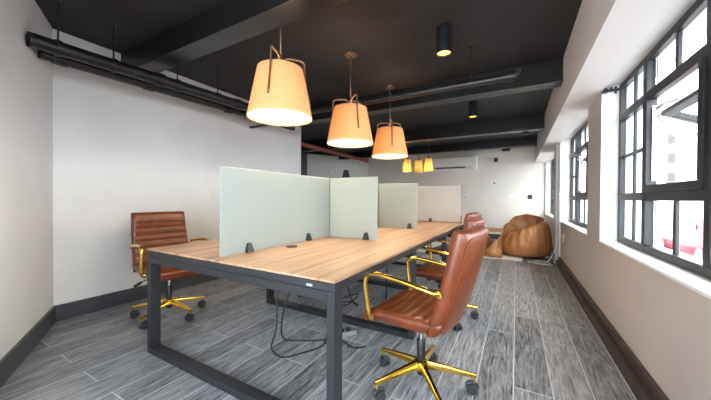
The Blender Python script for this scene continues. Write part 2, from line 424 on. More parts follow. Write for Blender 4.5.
# ceiling corner valve in the near reveal
t = empty('pipe_valve', (.72, 3.32, 2.085), 'small dark pipe fitting in the top corner of the near window reveal', 'fitting')
bm = bm_new(); tube(bm, [(-.058, 0, 0), (.06, 0, 0)], .012, 10); lathe(bm, [(.02, -.02), (.02, .02)], 12, (-.045, 0, 0)); mesh_obj('valve_body', bm, M['pipe'], t)
bm = bm_new(); tube(bm, [(.0, 0, .012), (.0, 0, .028)], .008, 8); tube(bm, [(.03, 0, -.03), (.03, 0, .028)], .009, 8); mesh_obj('valve_stem', bm, M['pipe'], t)

# ------------------------------------------------------------------ pipes
def pipe_thing(name, pts, r, label, mat, hangers=(), collars=(), cap=False, cat='pipe', group=None):
    base = Vector(pts[0]); o = empty(name, base, label, cat, group)
    bm = bm_new(); tube(bm, [Vector(p)-base for p in pts], r, 18)
    pr = autosmooth(mesh_obj('pipe_run', bm, mat, o))
    for h in hangers:
        h = Vector(h); bm = bm_new()
        tube(bm, [h-base, Vector((h.x, h.y, CEIL-.0))-base], .006, 8)
        dirv = (Vector(pts[1])-Vector(pts[0])).normalized()
        tube(bm, [h-base-dirv*.014, h-base+dirv*.014], r+.008, 18)
        lathe(bm, [(.022, CEIL-.012-base.z), (.022, CEIL-base.z)], 12, (h.x-base.x, h.y-base.y, 0))
        autosmooth(mesh_obj('hanger', bm, M['pipe'], o))
    for c in collars:
        c = Vector(c); dirv = (Vector(pts[1])-Vector(pts[0])).normalized()
        bm = bm_new(); tube(bm, [c-base-dirv*.04, c-base+dirv*.04], r+.01, 18); autosmooth(mesh_obj('coupling', bm, mat, o))
    return o
XP = -3.01; XP2 = -3.20
pipe_thing('ceiling_pipe', [(XP, .648, 2.225), (XP, 3.62, 2.30)], .052, 'thick black pipe hung beside the top of the left wall, the outer of two', M['pipe'],
           hangers=[(XP, .80, 2.229), (XP, 1.14, 2.238), (XP, 1.67, 2.251), (XP, 2.12, 2.262)], collars=[(XP, 2.4, 2.269), (XP, 1.5, 2.247)])
pipe_thing('ceiling_pipe', [(XP2, .746, 2.215), (XP2, 3.62, 2.26)], .042, 'thinner black pipe running between the thick pipe and the left wall', M['pipe'], collars=[(XP2, .86, 2.217), (XP2, 1.5, 2.227), (XP2, 2.4, 2.241)])
pipe_thing('ceiling_pipe', [(-2.9, 3.02, 2.25), (-.04, 3.02, 2.25)], .034, 'black pipe running across the room below the ceiling before the second beam', M['pipe'],
           hangers=[(-.40, 3.02, 2.25), (-1.9, 3.02, 2.25)], collars=[(-.07, 3.02, 2.25)])
pipe_thing('conduit', [(XL, 3.08, 2.2), (-2.95, 3.08, 2.2)], .018, 'short thin black conduit sticking out from the left wall behind nearest lamp', M['pipe'])
pipe_thing('sprinkler_pipe', [(-4.12, 4.28, 2.3), (-4.12, 8.1, 2.3)], .048, 'red sprinkler pipe with capped end beyond the left wall', M['redpipe'], hangers=[(-4.12, 7.3, 2.3)], collars=[(-4.12, 8.06, 2.3)])
# pipe stub end hook on the cross pipe
pipe_thing('pipe_elbow', [(-.035, 3.02, 2.255), (-.01, 3.02, 2.27), (0, 3.02, 2.30), (0, 3.02, 2.31)], .026, 'small black elbow turned upward at the right end of the cross pipe', M['pipe'])

# ------------------------------------------------------------------ bench desk
TX0, TX1, TY0, TY1, TZ = -2.31, -.70, 1.07, 4.67, .75
desk = empty('bench_desk', (-1.505, 2.87, 0), 'long light oak shared desk on black steel loop legs', 'desk')
DO = Vector((-1.505, 2.87, 0))
def dsub(name, bm, mat, parent=desk, sm=False):
    bmesh.ops.translate(bm, verts=bm.verts, vec=-DO); return mesh_obj(name, bm, mat, parent, sm)
for k in range(3):
    y0 = TY0+.003+k*1.2; y1 = TY0-.003+(k+1)*1.2
    bm = bm_new(); box(bm, TX0+.003, TX1-.003, y0 if k == 0 else y0-.002, y1 if k == 2 else y1+.002, TZ-.014, TZ, .0015, 1)
    dsub('tabletop', bm, M['oak'])
bm = bm_new()
for (a, b, c, d_) in ((TX0, TX1, TY0, TY0+.05), (TX0, TX1, TY1-.05, TY1), (TX0, TX0+.05, TY0+.05, TY1-.05), (TX1-.05, TX1, TY0+.05, TY1-.05)):
    box(bm, a, b, c, d_, TZ-.052, TZ-.0145, .002, 1)
for k in (1, 2): box(bm, TX0+.05, TX1-.05, TY0+1.2*k-.03, TY0+1.2*k+.03, TZ-.052, TZ-.0145)
dsub('apron', bm, M['frame'])
for k in range(4):
    yc = TY0+.035+ (0, 1.13, 2.30, 3.53)[k]
    bm = bm_new(); ww = .045
    box(bm, TX0+.002, TX0+ww, yc-.034, yc+.036, 0, TZ-.053, .002, 1)
    box(bm, TX1-ww, TX1-.002, yc-.034, yc+.036, 0, TZ-.053, .002, 1)
    box(bm, TX0+ww, TX1-ww, yc-.034, yc+.036, 0, .045, .002, 1)
    box(bm, TX0+ww, TX1-ww, yc-.034, yc+.036, TZ-.10, TZ-.053, .002, 1)
    lg = dsub('leg_frame', bm, M['frame'])
    if k == 0:
        bm = bm_new(); box(bm, -.86, -.825, TY0-.002, TY0, .706, .718, .0005, 1); o = dsub('maker_plate', bm, M['silver'], lg)
bm = bm_new(); box(bm, -1.60, -1.35, 1.3, 4.4, .60, .605); box(bm, -1.60, -1.595, 1.3, 4.4, .605, .66); box(bm, -1.355, -1.35, 1.3, 4.4, .605, .66)
for k in range(4): box(bm, -1.60, -1.35, 1.3+k*1.02, 1.34+k*1.02, .66, TZ-.0145)
dsub('cable_tray', bm, M['frame'])
for (x, y) in ((-1.476, 1.66), (-1.476, 2.86), (-1.476, 4.05)):
    bm = bm_new(); lathe(bm, [(.042, TZ), (.042, TZ+.005), (.034, TZ+.009)], 28, (x, y, 0)); dsub('cable_grommet', bm, M['black'])

# glass dividers with black clamps
def clamp_bm(at, rz):
    bm = bm_new()
    mt = Matrix.Translation(at) @ Matrix.Rotation(rz, 4, 'Z')
    pts = [(-.027, 0), (.027, 0), (.026, .018), (.017, .058), (.012, .064), (-.012, .064), (-.017, .058), (-.026, .018)]
    for (q0, q1) in ((.006, .034),):
        a = [bm.verts.new((x, -q0, z)) for x, z in pts]; b = [bm.verts.new((x*.94, -q1 + z*.22, z*.98)) for x, z in pts]
        bm.faces.new(a); bm.faces.new(b[::-1])
        for i in range(len(pts)): bm.faces.new((a[i], b[i], b[(i+1) % 8], a[(i+1) % 8]))
    bmesh.ops.bevel(bm, geom=list(bm.edges), offset=.002, segments=1, affect='EDGES')
    for v in bm.verts: v.co = mt @ v.co
    bmesh.ops.recalc_face_normals(bm, faces=bm.faces)
    return bm
def divider(x0, x1, y0, y1, z1, label, clamps, edge=False):
    c = Vector(((x0+x1)/2, (y0+y1)/2, TZ))
    o = empty('desk_divider', c, label, 'divider', 'frosted glass desk dividers')
    bm = bm_new(); box(bm, x0-c.x, x1-c.x, y0-c.y, y1-c.y, .001, z1-TZ, .002, 1); g = mesh_obj('glass_panel', bm, M['frostclear' if edge else 'frost'], o)
    for (x, y, rz) in clamps:
        bm = clamp_bm((x-c.x, y-c.y, .0005), rz); k = mesh_obj('clamp', bm, M['black'], o)
    if edge:
        bm = bm_new(); box(bm, x0-c.x, x1-c.x, -.012, -.0065, .001, .012); box(bm, x1-c.x+.001, x1-c.x+.02, -.012, .012, .001, .12); mesh_obj('wood_edging', bm, M['brownedge'], o)
XC = -1.585
P9 = pi/2
divider(XC-.006, XC+.006, 1.135, 2.30, 1.31, 'first long frosted glass divider, along the desk centre, nearest the camera', [(XC, 1.345, P9), (XC, 1.98, P9), (XC, 1.345, -P9), (XC, 1.98, -P9)])
divider(XC+.02, -1.065, 2.294, 2.306, 1.31, 'nearest frosted glass cross divider standing on the right half of the desk', [(-1.17, 2.30, 0), (-1.17, 2.30, pi)])
divider(XC-.006, XC+.006, 2.32, 3.42, 1.31, 'second frosted glass divider along the desk centre, mostly behind the nearest cross divider', [(XC, 2.55, P9), (XC, 3.2, P9), (XC, 2.55, -P9), (XC, 3.2, -P9)])
divider(XC+.02, -1.055, 3.434, 3.446, 1.31, 'middle frosted glass cross divider with greenish tint on the desk', [(-1.15, 3.44, 0), (-1.15, 3.44, pi)])
divider(XC-.006, XC+.006, 3.46, 4.58, 1.31, 'third frosted glass divider along the desk centre at the far end', [(XC, 3.7, P9), (XC, 4.35, P9)])
divider(XC-.10, -.745, 4.614, 4.626, 1.325, 'wide nearly clear glass divider with brown edging across the far end of the desk', [(-1.20, 4.62, 0)], edge=True)
divider(-2.14, XC-.02, 2.294, 2.306, 1.31, 'frosted glass cross divider on the left half of the desk, nearest of its row', [(-2.0, 2.30, 0)])

# cables under the desk
def cable(pts, r, label, mat, name='power_cable', cat='cable', grp=None):
    b = Vector(pts[0]); bm = bm_new(); tube(bm, [p-b for p in smooth_path(pts, 7)], r, 8)
    o = autosmooth(mesh_obj(name, bm, mat, None, loc=b), 80); tag(o, label, cat, grp); return o
cable([(-1.56, 1.60, .66), (-1.57, 1.60, .45), (-1.53, 1.56, .18), (-1.54, 1.52, .03), (-1.42, 1.50, .006), (-1.34, 1.60, .006), (-1.27, 1.78, .006), (-1.36, 1.98, .03), (-1.40, 2.08, .12), (-1.43, 2.1, .62)], .006, 'black cable looping down from under the near desk end and along the floor', M['cable'])
cable([(-1.46, 1.60, .66), (-1.44, 1.60, .46), (-1.49, 1.58, .25), (-1.56, 1.66, .04), (-1.47, 1.74, .006), (-1.34, 1.82, .006), (-1.27, 1.90, .006), (-1.31, 2.02, .006), (-1.40, 2.02, .006)], .006, 'second black cable beside it, hanging in a wide curve from the near desk end', M['cable'])
cable([(-1.27, 1.80, .007), (-1.18, 1.90, .006), (-1.05, 1.86, .006), (-.98, 1.92, .006)], .006, 'short black cable end lying on the floor behind the near right desk leg', M['cable'])
cable([(-1.43, 2.28, .64), (-1.44, 2.32, .35), (-1.5, 2.36, .10), (-1.62, 2.42, .008), (-1.70, 2.60, .008), (-1.58, 2.75, .05), (-1.45, 2.66, .10), (-1.46, 2.48, .06), (-1.58, 2.40, .02), (-1.66, 2.52, .008), (-1.54, 2.68, .008), (-1.40, 2.58, .02), (-1.38, 2.42, .12), (-1.41, 2.36, .3)], .006, 'tangled black cable coiled on the floor behind the second leg frame', M['cable'])
cable([(-.98, 2.32, .64), (-.99, 2.34, .45), (-1.05, 2.45, .15), (-1.15, 2.5, .006), (-1.25, 2.62, .006), (-1.1, 2.75, .006), (-.98, 2.7, .006)], .006, 'black cable hanging behind the second leg frame', M['cable'])
o = empty('power_strip', (-1.22, 1.99, 0), 'grey power strip lying on the floor under the desk', 'power strip', rz=radians(50))
bm = bm_new(); box(bm, -.11, .11, -.025, .025, 0, .035, .006); mesh_obj('strip_body', bm, M['silver'], o)
for k in range(3):
    bm = bm_new(); box(bm, -.085+k*.055, -.05+k*.055, -.015, .015, .0352, .06, .005); mesh_obj('plug', bm, M['black'], o)

# ------------------------------------------------------------------ office chairs
def cushion(L, W, T, nu, nv, grooves=(), gd=.008, gw=.03, p=9, ex=.32, back=1.0):
    """closed pillow: returns list of (u,v,top,bottom) grids in local x (length) / y (width)"""
    bm = bm_new()
    us = sorted(set([round(sin(pi/2*(-1+2*i/nu))*.5 + (-1+2*i/nu)*.5, 5) for i in range(nu+1)]))
    vs = [sin(pi/2*(-1+2*i/nv))*.6 + (-1+2*i/nv)*.4 for i in range(nv+1)]
    top = {}; bot = {}
    for i, u in enumerate(us):
        for j, v in enumerate(vs):
            e = max(0, (1-abs(u)**p)*(1-abs(v)**p))**ex
            g = sum(math.exp(-((u-q)/gw)**2) for q in grooves)*gd*min(1, (1-abs(v)**6)*1.2)
            x, y = u*L/2, v*W/2
            edge = i in (0, len(us)-1) or j in (0, len(vs)-1)
            a = bm.verts.new((x, y, T/2*e-g)); top[i, j] = a
            bot[i, j] = a if edge else bm.verts.new((x, y, -T/2*e*back))
    for i in range(len(us)-1):
        for j in range(len(vs)-1):
            bm.faces.new((top[i, j], top[i+1, j], top[i+1, j+1], top[i, j+1]))
            f = (bot[i, j], bot[i, j+1], bot[i+1, j+1], bot[i+1, j])
            if len(set(f)) >= 3: bm.faces.new([w for k, w in enumerate(f) if w not in f[:k]])
    return bm
def chair_proto():
    root = empty('office_chair', (0, 0, 0))
    # seat
    bm = cushion(.47, .48, .085, 44, 22, [-.62, -.36, -.10, .16, .42, .66], .011, .032)
    for v in bm.verts:
        x, y, z = v.co; u = x/.235
        z += -.035*max(0, (u-.45)/.55)**2 + .018*max(0, (-u-.3)/.7)**2 + .012*(abs(y)/.24)**3
        v.co = (x+.03, y, z+.452)
    seat = mesh_obj('seat', bm, M['leather'], root, True)
    # backrest: local x of the cushion runs up the back
    rk = radians(14.6)
    def bmap(s, y, n):
        c = -.165 - s*math.tan(rk) - .012*sin(pi*min(1, max(0, s/.55))) - .02*(1-min(1, s/.12))*0
        return Vector((c + n*cos(rk) + .028*(abs(y)/.24)**2.2, y, .425+s*.968 + n*sin(rk)))
    bm = cushion(.555, .485, .098, 56, 22, [.40, .16, -.04, -.28, -.54], .010, .020)
    for v in bm.verts:
        x, y, z = v.co; s = x+.2775; w = 1-.06*(s/.555)**2
        z *= .80+.28*max(0, (s-.30)/.255) if z > 0 else .92
        if s > .45 and z > 0: z += .004
        v.co = bmap(s, y*w, z)
    back = mesh_obj('backrest', bm, M['leather'], root, True)
    bm = bm_new(); loop = []
    for a in range(65):
        t = 2*pi*a/64; cs, sn = cos(t), sin(t)
        sx = math.copysign(abs(cs)**.18, cs); sy = math.copysign(abs(sn)**.18, sn)
        s = .2775+.255*sx; loop.append(bmap(s, .218*sy*(1-.06*(s/.555)**2), -.040))
    tube(bm, loop[:-1]+[loop[0]], .0045, 6); mesh_obj('piping', bm, M['seam'], back, True)
    # arms
    for s in (-1, 1):
        pts = [(-.195, s*.238, .652), (-.18, s*.262, .657), (-.13, s*.270, .668), (0, s*.270, .688), (.12, s*.270, .700), (.175, s*.270, .699), (.208, s*.270, .684), (.222, s*.270, .655), (.218, s*.270, .60), (.205, s*.268, .52), (.196, s*.262, .465), (.19, s*.240, .448)]
        bm = bm_new(); tube(bm, smooth_path(pts, 5), .0140, 12, 1.0); 
        lathe(bm, [(.017, -.006), (.017, .006)], 14, mtx=Matrix.Translation((-.195, s*.250, .653)) @ Matrix.Rotation(pi/2, 4, 'X'))
        lathe(bm, [(.017, -.006), (.017, .006)], 14, mtx=Matrix.Translation((.193, s*.250, .452)) @ Matrix.Rotation(pi/2, 4, 'X'))
        autosmooth(mesh_obj('armrest', bm, M['gold'], root))
    # mechanism and lever
    bm = bm_new(); box(bm, -.13, .13, -.085, .085, .372, .410, .012); box(bm, -.06, .06, -.05, .05, .345, .373, .008)
    mech = mesh_obj('tilt_mechanism', bm, M['black'], root)
    bm = bm_new(); tube(bm, smooth_path([(.05, -.08, .385), (.05, -.19, .382), (.05, -.235, .365)], 4), .005, 8); tube(bm, [(.05, -.225, .372), (.05, -.245, .36), (.05, -.275, .345), (.05, -.285, .342)], [.008, .014, .013, .006], 10)
    autosmooth(mesh_obj('tilt_lever', bm, M['black'], mech))
    bm = bm_new(); lathe(bm, [(.014, .20), (.014, .372)], 20); autosmooth(mesh_obj('gas_lift', bm, M['chrome'], root))
    bm = bm_new(); lathe(bm, [(.020, .075), (.024, .08), (.026, .28), (.022, .285)], 24); autosmooth(mesh_obj('lift_sleeve', bm, M['black'], root))
    bm = bm_new(); lathe(bm, [(.030, .105), (.040, .11), (.043, .135), (.040, .158), (.030, .165)], 28); autosmooth(mesh_obj('base_hub', bm, M['gold'], root))
    for k in range(5):
        bm = bm_new()
        secs = [(.030, .020, .118, .160), (.12, .017, .112, .146), (.22, .014, .102, .128), (.295, .012, .094, .114), (.312, .010, .094, .112)]
        rings = [[bm.verts.new((x, sy*w*tw, z)) for sy, z, tw in ((-1, zl, 1), (1, zl, 1), (1, zl+(zh-zl)*.6, 1), (.55, zh, 1), (-.55, zh, 1), (-1, zl+(zh-zl)*.6, 1))] for x, w, zl, zh in secs]
        for a, b in zip(rings, rings[1:]):
            for i in range(6): bm.faces.new((a[i], b[i], b[(i+1) % 6], a[(i+1) % 6]))
        bm.faces.new(rings[0]); bm.faces.new(rings[-1][::-1])
        bmesh.ops.recalc_face_normals(bm, faces=bm.faces)
        tube(bm, [(.300, 0, .066), (.300, 0, .10)], .008, 10)
        leg = autosmooth(mesh_obj('leg', bm, M['gold'], root), 50)
        leg.rotation_euler = (0, 0, k*2*pi/5)
        bm = bm_new()
        for s in (-1, 1):
            lathe(bm, [(.010, -.010), (.026, -.010), (.029, -.006), (.029, .006), (.026, .010), (.010, .010)], 22, mtx=Matrix.Translation((.285, s*.017, .029)) @ Matrix.Rotation(pi/2, 4, 'X'))
        box(bm, .270, .312, -.008, .008, .028, .066, .005)
        # hood over the wheels
        hood = [(.285+.033*cos(t), .029+.033*sin(t)) for t in [radians(a) for a in range(10, 160, 20)]]
        tube(bm, [(x, 0, z) for x, z in hood], .011, 8)
        autosmooth(mesh_obj('caster', bm, M['caster'], leg))
    return root
UP = ('seat', 'backrest', 'armrest', 'tilt_mechanism', 'gas_lift')
proto = chair_proto()
CH = [(-.487, 1.685, 173, 90, 0, 'brown leather chair with gold armrests nearest the camera, its back turned to the windows'),
      (-.60, 2.79, 176, 20, -.02, 'second brown chair on the window side, tucked under desk behind the nearest one'),
      (-.75, 3.95, 172, 40, -.02, 'farthest brown chair on the window side, only its top shows above the nearest chair'),
      (-2.855, 1.51, -10, 5, .005, 'brown leather chair against the white left wall, facing the desk'),
      (-2.22, 2.80, 0, 2, -.02, 'brown chair on the left side of the desk, mostly hidden behind the glass dividers')]
chairs = [proto]+[copy_tree(proto) for _ in CH[1:]]
for o, (x, y, rz, lg, lift, lab) in zip(chairs, CH):
    o.location = (x, y, 0); o.rotation_euler = (0, 0, radians(rz)); tag(o, lab, 'chair', 'brown leather office chairs with gold bases')
    k = 0
    for ch in o.children:
        n = ch.name.split('.')[0]
        if n in UP: ch.location.z = lift
        if n == 'leg': ch.rotation_euler = (0, 0, radians(lg-rz+72*k)); k += 1

# ------------------------------------------------------------------ lamps
def pendant_proto():
    root = empty('pendant_lamp', (0, 0, 0))           # origin at ceiling
    zb, zt, rb, rt = -.915, -.55, .240, .168
    bm = bm_new(); lathe(bm, [(.002, -.032), (.035, -.03), (.062, -.018), (.066, -.002), (.06, 0)], 32); autosmooth(mesh_obj('canopy', bm, M['bronze'], root))
    bm = bm_new()
    z = -.03; i = 0
    tube(bm, [(0, 0, -.03), (0, 0, -.11)], .010, 8)
    tube(bm, [(0, 0, -.11), (0, 0, zt+.07)], .0065, 8)
    tube(bm, [(0, 0, zt+.11), (0, 0, zt+.03)], .011, 10)
    mesh_obj('stem', bm, M['bronze'], root, True)
    def R(z): return rt+(rb-rt)*(zt-z)/(zt-zb)
    for k in range(3):
        a = radians(-75+120*k); c, s = cos(a), sin(a)
        top = zt+.095
        pts = [(.004*c, .004*s, zt+.055), (.035*c, .035*s, top-.012), (.07*c, .07*s, top), (.145*c, .145*s, top), (.172*c, .172*s, top-.008), (.183*c, .183*s, top-.03), (R(zt-.05)*c+.012*c, R(zt-.05)*s+.012*s, zt-.05), ((R(zt-.255)+.010)*c, (R(zt-.255)+.010)*s, zt-.255)]
        bm = bm_new(); tube(bm, smooth_path(pts, 4), .0075, 8); mesh_obj('bracket_arm', bm, M['bronze'], root, True)
    bm = bm_new(); lathe(bm, [(rb, zb), (rt, zt), (rt-.004, zt), (rb-.004, zb)], 56, caps=False)
    bm.faces.ensure_lookup_table()
    for f in list(bm.faces): f.smooth = True
    autosmooth(mesh_obj('lamp_shade', bm, M['shade'], root))
    bm = bm_new(); lathe(bm, [(rb-.006, zb+.012), (rb-.006, zb+.016)], 48); mesh_obj('diffuser', bm, M['diffuser'], root)
    bm = bm_new(); lathe(bm, [(rt-.006, zt-.012), (rt-.006, zt-.004), (rt-.020, zt-.004), (rt-.020, zt-.012), (rt-.006, zt-.012)], 48, caps=False)
    for a in (0, 120, 240): tube(bm, [(0, 0, zt-.008), ((rt-.01)*cos(radians(a)), (rt-.01)*sin(radians(a)), zt-.008)], .004, 6)
    mesh_obj('top_ring', bm, M['white'], root)
    return root
pl = pendant_proto()
PL = [(-1.565, 1.625, 'large linen drum pendant lamp nearest the camera, just past the first beam', -67, .035),
      (-1.503, 2.567, 'middle linen drum pendant lamp of the row over the desk', -39, -.005),
      (-1.475, 3.561, 'third linen drum pendant lamp, farthest of the three over the desk', -60, -.012)]
for o, (x, y, lab, rz, dz) in zip([pl, copy_tree(pl), copy_tree(pl)], PL):
    for ch in o.children:
        if ch.name.split('.')[0] != 'canopy': ch.location.z = dz
    o.location = (x, y, CEIL); o.rotation_euler = (0, 0, radians(rz+75)); tag(o, lab, 'lamp', 'linen pendant lamps over the desk')
    ld = bpy.data.lights.new('pendant_bulb', 'POINT'); ld.energy = 4.4; ld.color = (1, .68, .42); ld.shadow_soft_size = .05
    l = bpy.data.objects.new('pendant_bulb', ld); COL.objects.link(l); l.location = (0, 0, -.74+dz); l.parent = o
    ld = bpy.data.lights.new('pendant_downlight', 'AREA'); ld.shape = 'DISK'; ld.size = .44; ld.energy = 6; ld.color = (1, .78, .5)
    l = bpy.data.objects.new('pendant_downlight', ld); COL.objects.link(l); l.location = (0, 0, -.905+dz); l.parent = o

def downlight(x, y, lab):
    o = empty('ceiling_downlight', (x, y, CEIL), lab, 'lamp', 'black cylinder downlights')
    bm = bm_new(); lathe(bm, [(.066, 0), (.066, -.225), (.058, -.225), (.056, -.205), (.01, -.205)], 36, caps=False); autosmooth(mesh_obj('housing', bm, M['black'], o))
    bm = bm_new(); lathe(bm, [(.056, -.212), (.056, -.208)], 32); mesh_obj('lens', bm, M['downglow'], o)
    ld = bpy.data.lights.new('downlight_lamp', 'SPOT'); ld.energy = 28; ld.color = (1, .74, .45); ld.spot_size = radians(85); ld.spot_blend = .6; ld.shadow_soft_size = .05
    l = bpy.data.objects.new('downlight_lamp', ld); COL.objects.link(l); l.location = (0, 0, -.235); l.parent = o
downlight(-.562, 2.556, 'black cylinder downlight nearest the camera on the dark ceiling')
downlight(-.595, 4.73, 'black cylinder downlight between the second and third beams')

def small_proto():
    root = empty('small_pendant', (0, 0, 0)); zb = -.765; zt = -.45
    bm = bm_new(); lathe(bm, [(.03, -.015), (.035, 0)], 16); mesh_obj('canopy', bm, M['bronze'], root)
    bm = bm_new(); tube(bm, [(0, 0, -.01), (0, 0, zt+.05)], .006, 6); lathe(bm, [(.018, zt), (.018, zt+.06)], 12); mesh_obj('stem', bm, M['bronze'], root)
    bm = bm_new(); lathe(bm, [(.116, zb), (.086, zt), (.082, zt), (.112, zb)], 28, caps=False); autosmooth(mesh_obj('lamp_shade', bm, M['smallshade'], root))
    bm = bm_new(); lathe(bm, [(.02, zb+.08), (.042, zb+.12), (.042, zb+.18), (.02, zb+.23)], 16); mesh_obj('bulb', bm, M['bulb'], root, True)
    bm = bm_new()
    for a in (30, 150, 270):
        c, s = cos(radians(a)), sin(radians(a)); tube(bm, [(.015*c, .015*s, zt+.03), (.08*c, .08*s, zt+.03), (.088*c, .088*s, zt), (.10*c, .10*s, zt-.16)], .004, 6)
    mesh_obj('bracket', bm, M['bronze'], root)
    return root
sp = small_proto()
for o, (x, lab, dz, y) in zip([sp, copy_tree(sp), copy_tree(sp)], [(-2.53, 'leftmost of the three small glowing pendants near the end wall', 0, 7.3), (-2.21, 'middle of the three small glowing pendants near the end wall', -.05, 7.25), (-1.98, 'rightmost of the three small glowing pendants, beside the air conditioner', 0.0, 7.35)]):
    o.location = (x, y, CEIL); o.rotation_euler = (0, 0, radians(40))
    if dz:
        for ch in o.children:
            if ch.name.split('.')[0] != 'canopy': ch.location.z = dz
    tag(o, lab, 'lamp', 'small amber pendants near the end wall')
    ld = bpy.data.lights.new('small_bulb', 'POINT'); ld.energy = 2.2; ld.color = (1, .80, .5); ld.shadow_soft_size = .03
    l = bpy.data.objects.new('small_bulb', ld); COL.objects.link(l); l.location = (0, 0, -.70); l.parent = o

# ------------------------------------------------------------------ end wall fittings
ac = empty('air_conditioner', (-1.62, YB, 1.97), 'white wall mounted split air conditioner high on the end wall', 'air conditioner')
bm = bm_new(); box(bm, -.63, .63, -.22, 0, .0, .38, .03, 3); mesh_obj('casing', bm, M['white'], ac, False)
bm = bm_new(); box(bm, -.53, .33, -.2235, -.2205, .045, .09, .0); mesh_obj('louvre_slot', bm, M['acslot'], ac)
bm = bm_new(); box(bm, .36, .52, -.2235, -.2205, .05, .085); mesh_obj('display', bm, M['silver'], ac)
bm = bm_new(); box(bm, -.55, .55, -.16, -.02, .3805, .392); mesh_obj('intake_grille', bm, M['acslot'], ac)
def plate(name, x, z, w, h, mat, label, cat, detail):
    o = empty(name, (x, YB, z), label, cat)
    bm = bm_new(); box(bm, -w/2, w/2, -.012, 0, -h/2, h/2, .003, 1); mesh_obj('cover_plate', bm, mat, o)
    for (dx, dz, dw, dh, m) in detail:
        bm = bm_new(); box(bm, dx-dw/2, dx+dw/2, -.016, -.0121, dz-dh/2, dz+dh/2); mesh_obj('socket_insert', bm, m, o)
plate('wall_outlet', -1.31, 1.18, .15, .12, M['white'], 'white double outlet on the end wall just right of the desk divider', 'outlet', [(-.035, 0, .045, .07, M['silver']), (.035, 0, .045, .07, M['silver'])])
plate('thermostat', -.56, 1.578, .13, .13, M['white'], 'white thermostat plate with dark dial in the middle of the end wall', 'thermostat', [(.01, .0, .05, .05, M['black'])])
plate('wall_outlet', -.11, 1.185, .16, .12, M['white'], 'white outlet on the end wall above the bean bag', 'outlet', [(-.035, 0, .045, .07, M['silver']), (.035, 0, .045, .07, M['silver'])])
plate('wall_outlet', .315, 1.186, .10, .12, M['black'], 'dark outlet plate on the end wall near the window corner', 'outlet', [(0, .025, .04, .03, M['shadedark']), (0, -.025, .04, .03, M['shadedark'])])
o = empty('wall_speaker', (-.515, YB, 2.224), 'small black device above the thermostat on the end wall', 'speaker')
bm = bm_new(); box(bm, -.045, .045, -.05, 0, -.06, .06, .008); mesh_obj('housing', bm, M['black'], o)
bm = bm_new(); lathe(bm, [(.028, 0), (.028, .004)], 20, mtx=Matrix.Translation((0, -.0505, 0)) @ Matrix.Rotation(pi/2, 4, 'X')); mesh_obj('front_ring', bm, M['shadedark'], o)
o = empty('wall_speaker', (-.26, YB, 2.50), 'dark grey box mounted at the top of the end wall below the beam', 'speaker')
bm = bm_new(); box(bm, -.1, .1, -.10, 0, -.05, .04, .01); mesh_obj('housing', bm, M['shadedark'], o)
bm = bm_new(); box(bm, -.08, .06, -.104, -.1005, -.04, .0); mesh_obj('front_grille', bm, M['black'], o)

# left wall switch, right wall outlet
o = empty('light_switch', (XL, 2.46, 1.165), 'white light switch plate on the long left wall by the divider', 'switch')
bm = bm_new(); box(bm, 0, .009, -.035, .035, -.06, .06, .002, 1); mesh_obj('cover_plate', bm, M['white'], o)
bm = bm_new(); box(bm, .0091, .014, -.015, .015, -.03, .03, .002, 1); mesh_obj('rocker', bm, M['white'], o)
o = empty('wall_outlet', (XR, 5.59, .51), 'white outlet low on the window wall before the pilaster', 'outlet')
bm = bm_new(); box(bm, -.009, 0, -.04, .04, -.065, .065, .002, 1); mesh_obj('cover_plate', bm, M['white'], o)
bm = bm_new(); box(bm, -.012, -.0091, -.02, .02, -.04, .04); mesh_obj('socket_insert', bm, M['silver'], o)
# oval plate on grey recess wall
n2 = Vector((.852, -.522)).normalized()
pt = Vector((-5.275, 7.80))
o = empty('wall_sensor', (pt.x, pt.y, 1.96), 'small white oval sensor on the grey recess wall', 'sensor')
mt = Matrix.Rotation(math.atan2(n2.y, n2.x), 4, 'Z') @ Matrix.Rotation(pi/2, 4, 'Y')
bm = bm_new(); lathe(bm, [(.075, .0), (.07, .02), (.04, .03), (.0005, .032)], 28, mtx=mt @ Matrix.Diagonal((1.35, .9, 1, 1))); autosmooth(mesh_obj('sensor_cover', bm, M['white'], o))
bm = bm_new(); lathe(bm, [(.012, .0325), (.012, .036)], 12, mtx=mt); mesh_obj('sensor_lens', bm, M['silver'], o)

# floor lamp behind the dividers
o = empty('floor_lamp', (-4.35, 7.2, 0), 'dark grey shaded floor lamp peeking above the glass dividers', 'lamp')
bm = bm_new(); lathe(bm, [(.14, 0), (.14, .015), (.02, .025)], 28); mesh_obj('base', bm, M['black'], o)
bm = bm_new(); tube(bm, [(0, 0, .02), (0, 0, 1.90)], .01, 10); mesh_obj('pole', bm, M['black'], o)
bm = bm_new(); lathe(bm, [(.13, 1.66), (.065, 1.94), (.06, 1.94), (.125, 1.66)], 28, caps=False); autosmooth(mesh_obj('lamp_shade', bm, M['shadedark'], o))
bm = bm_new(); lathe(bm, [(.062, 1.93), (.062, 1.934)], 20); mesh_obj('shade_cap', bm, M['shadedark'], o)

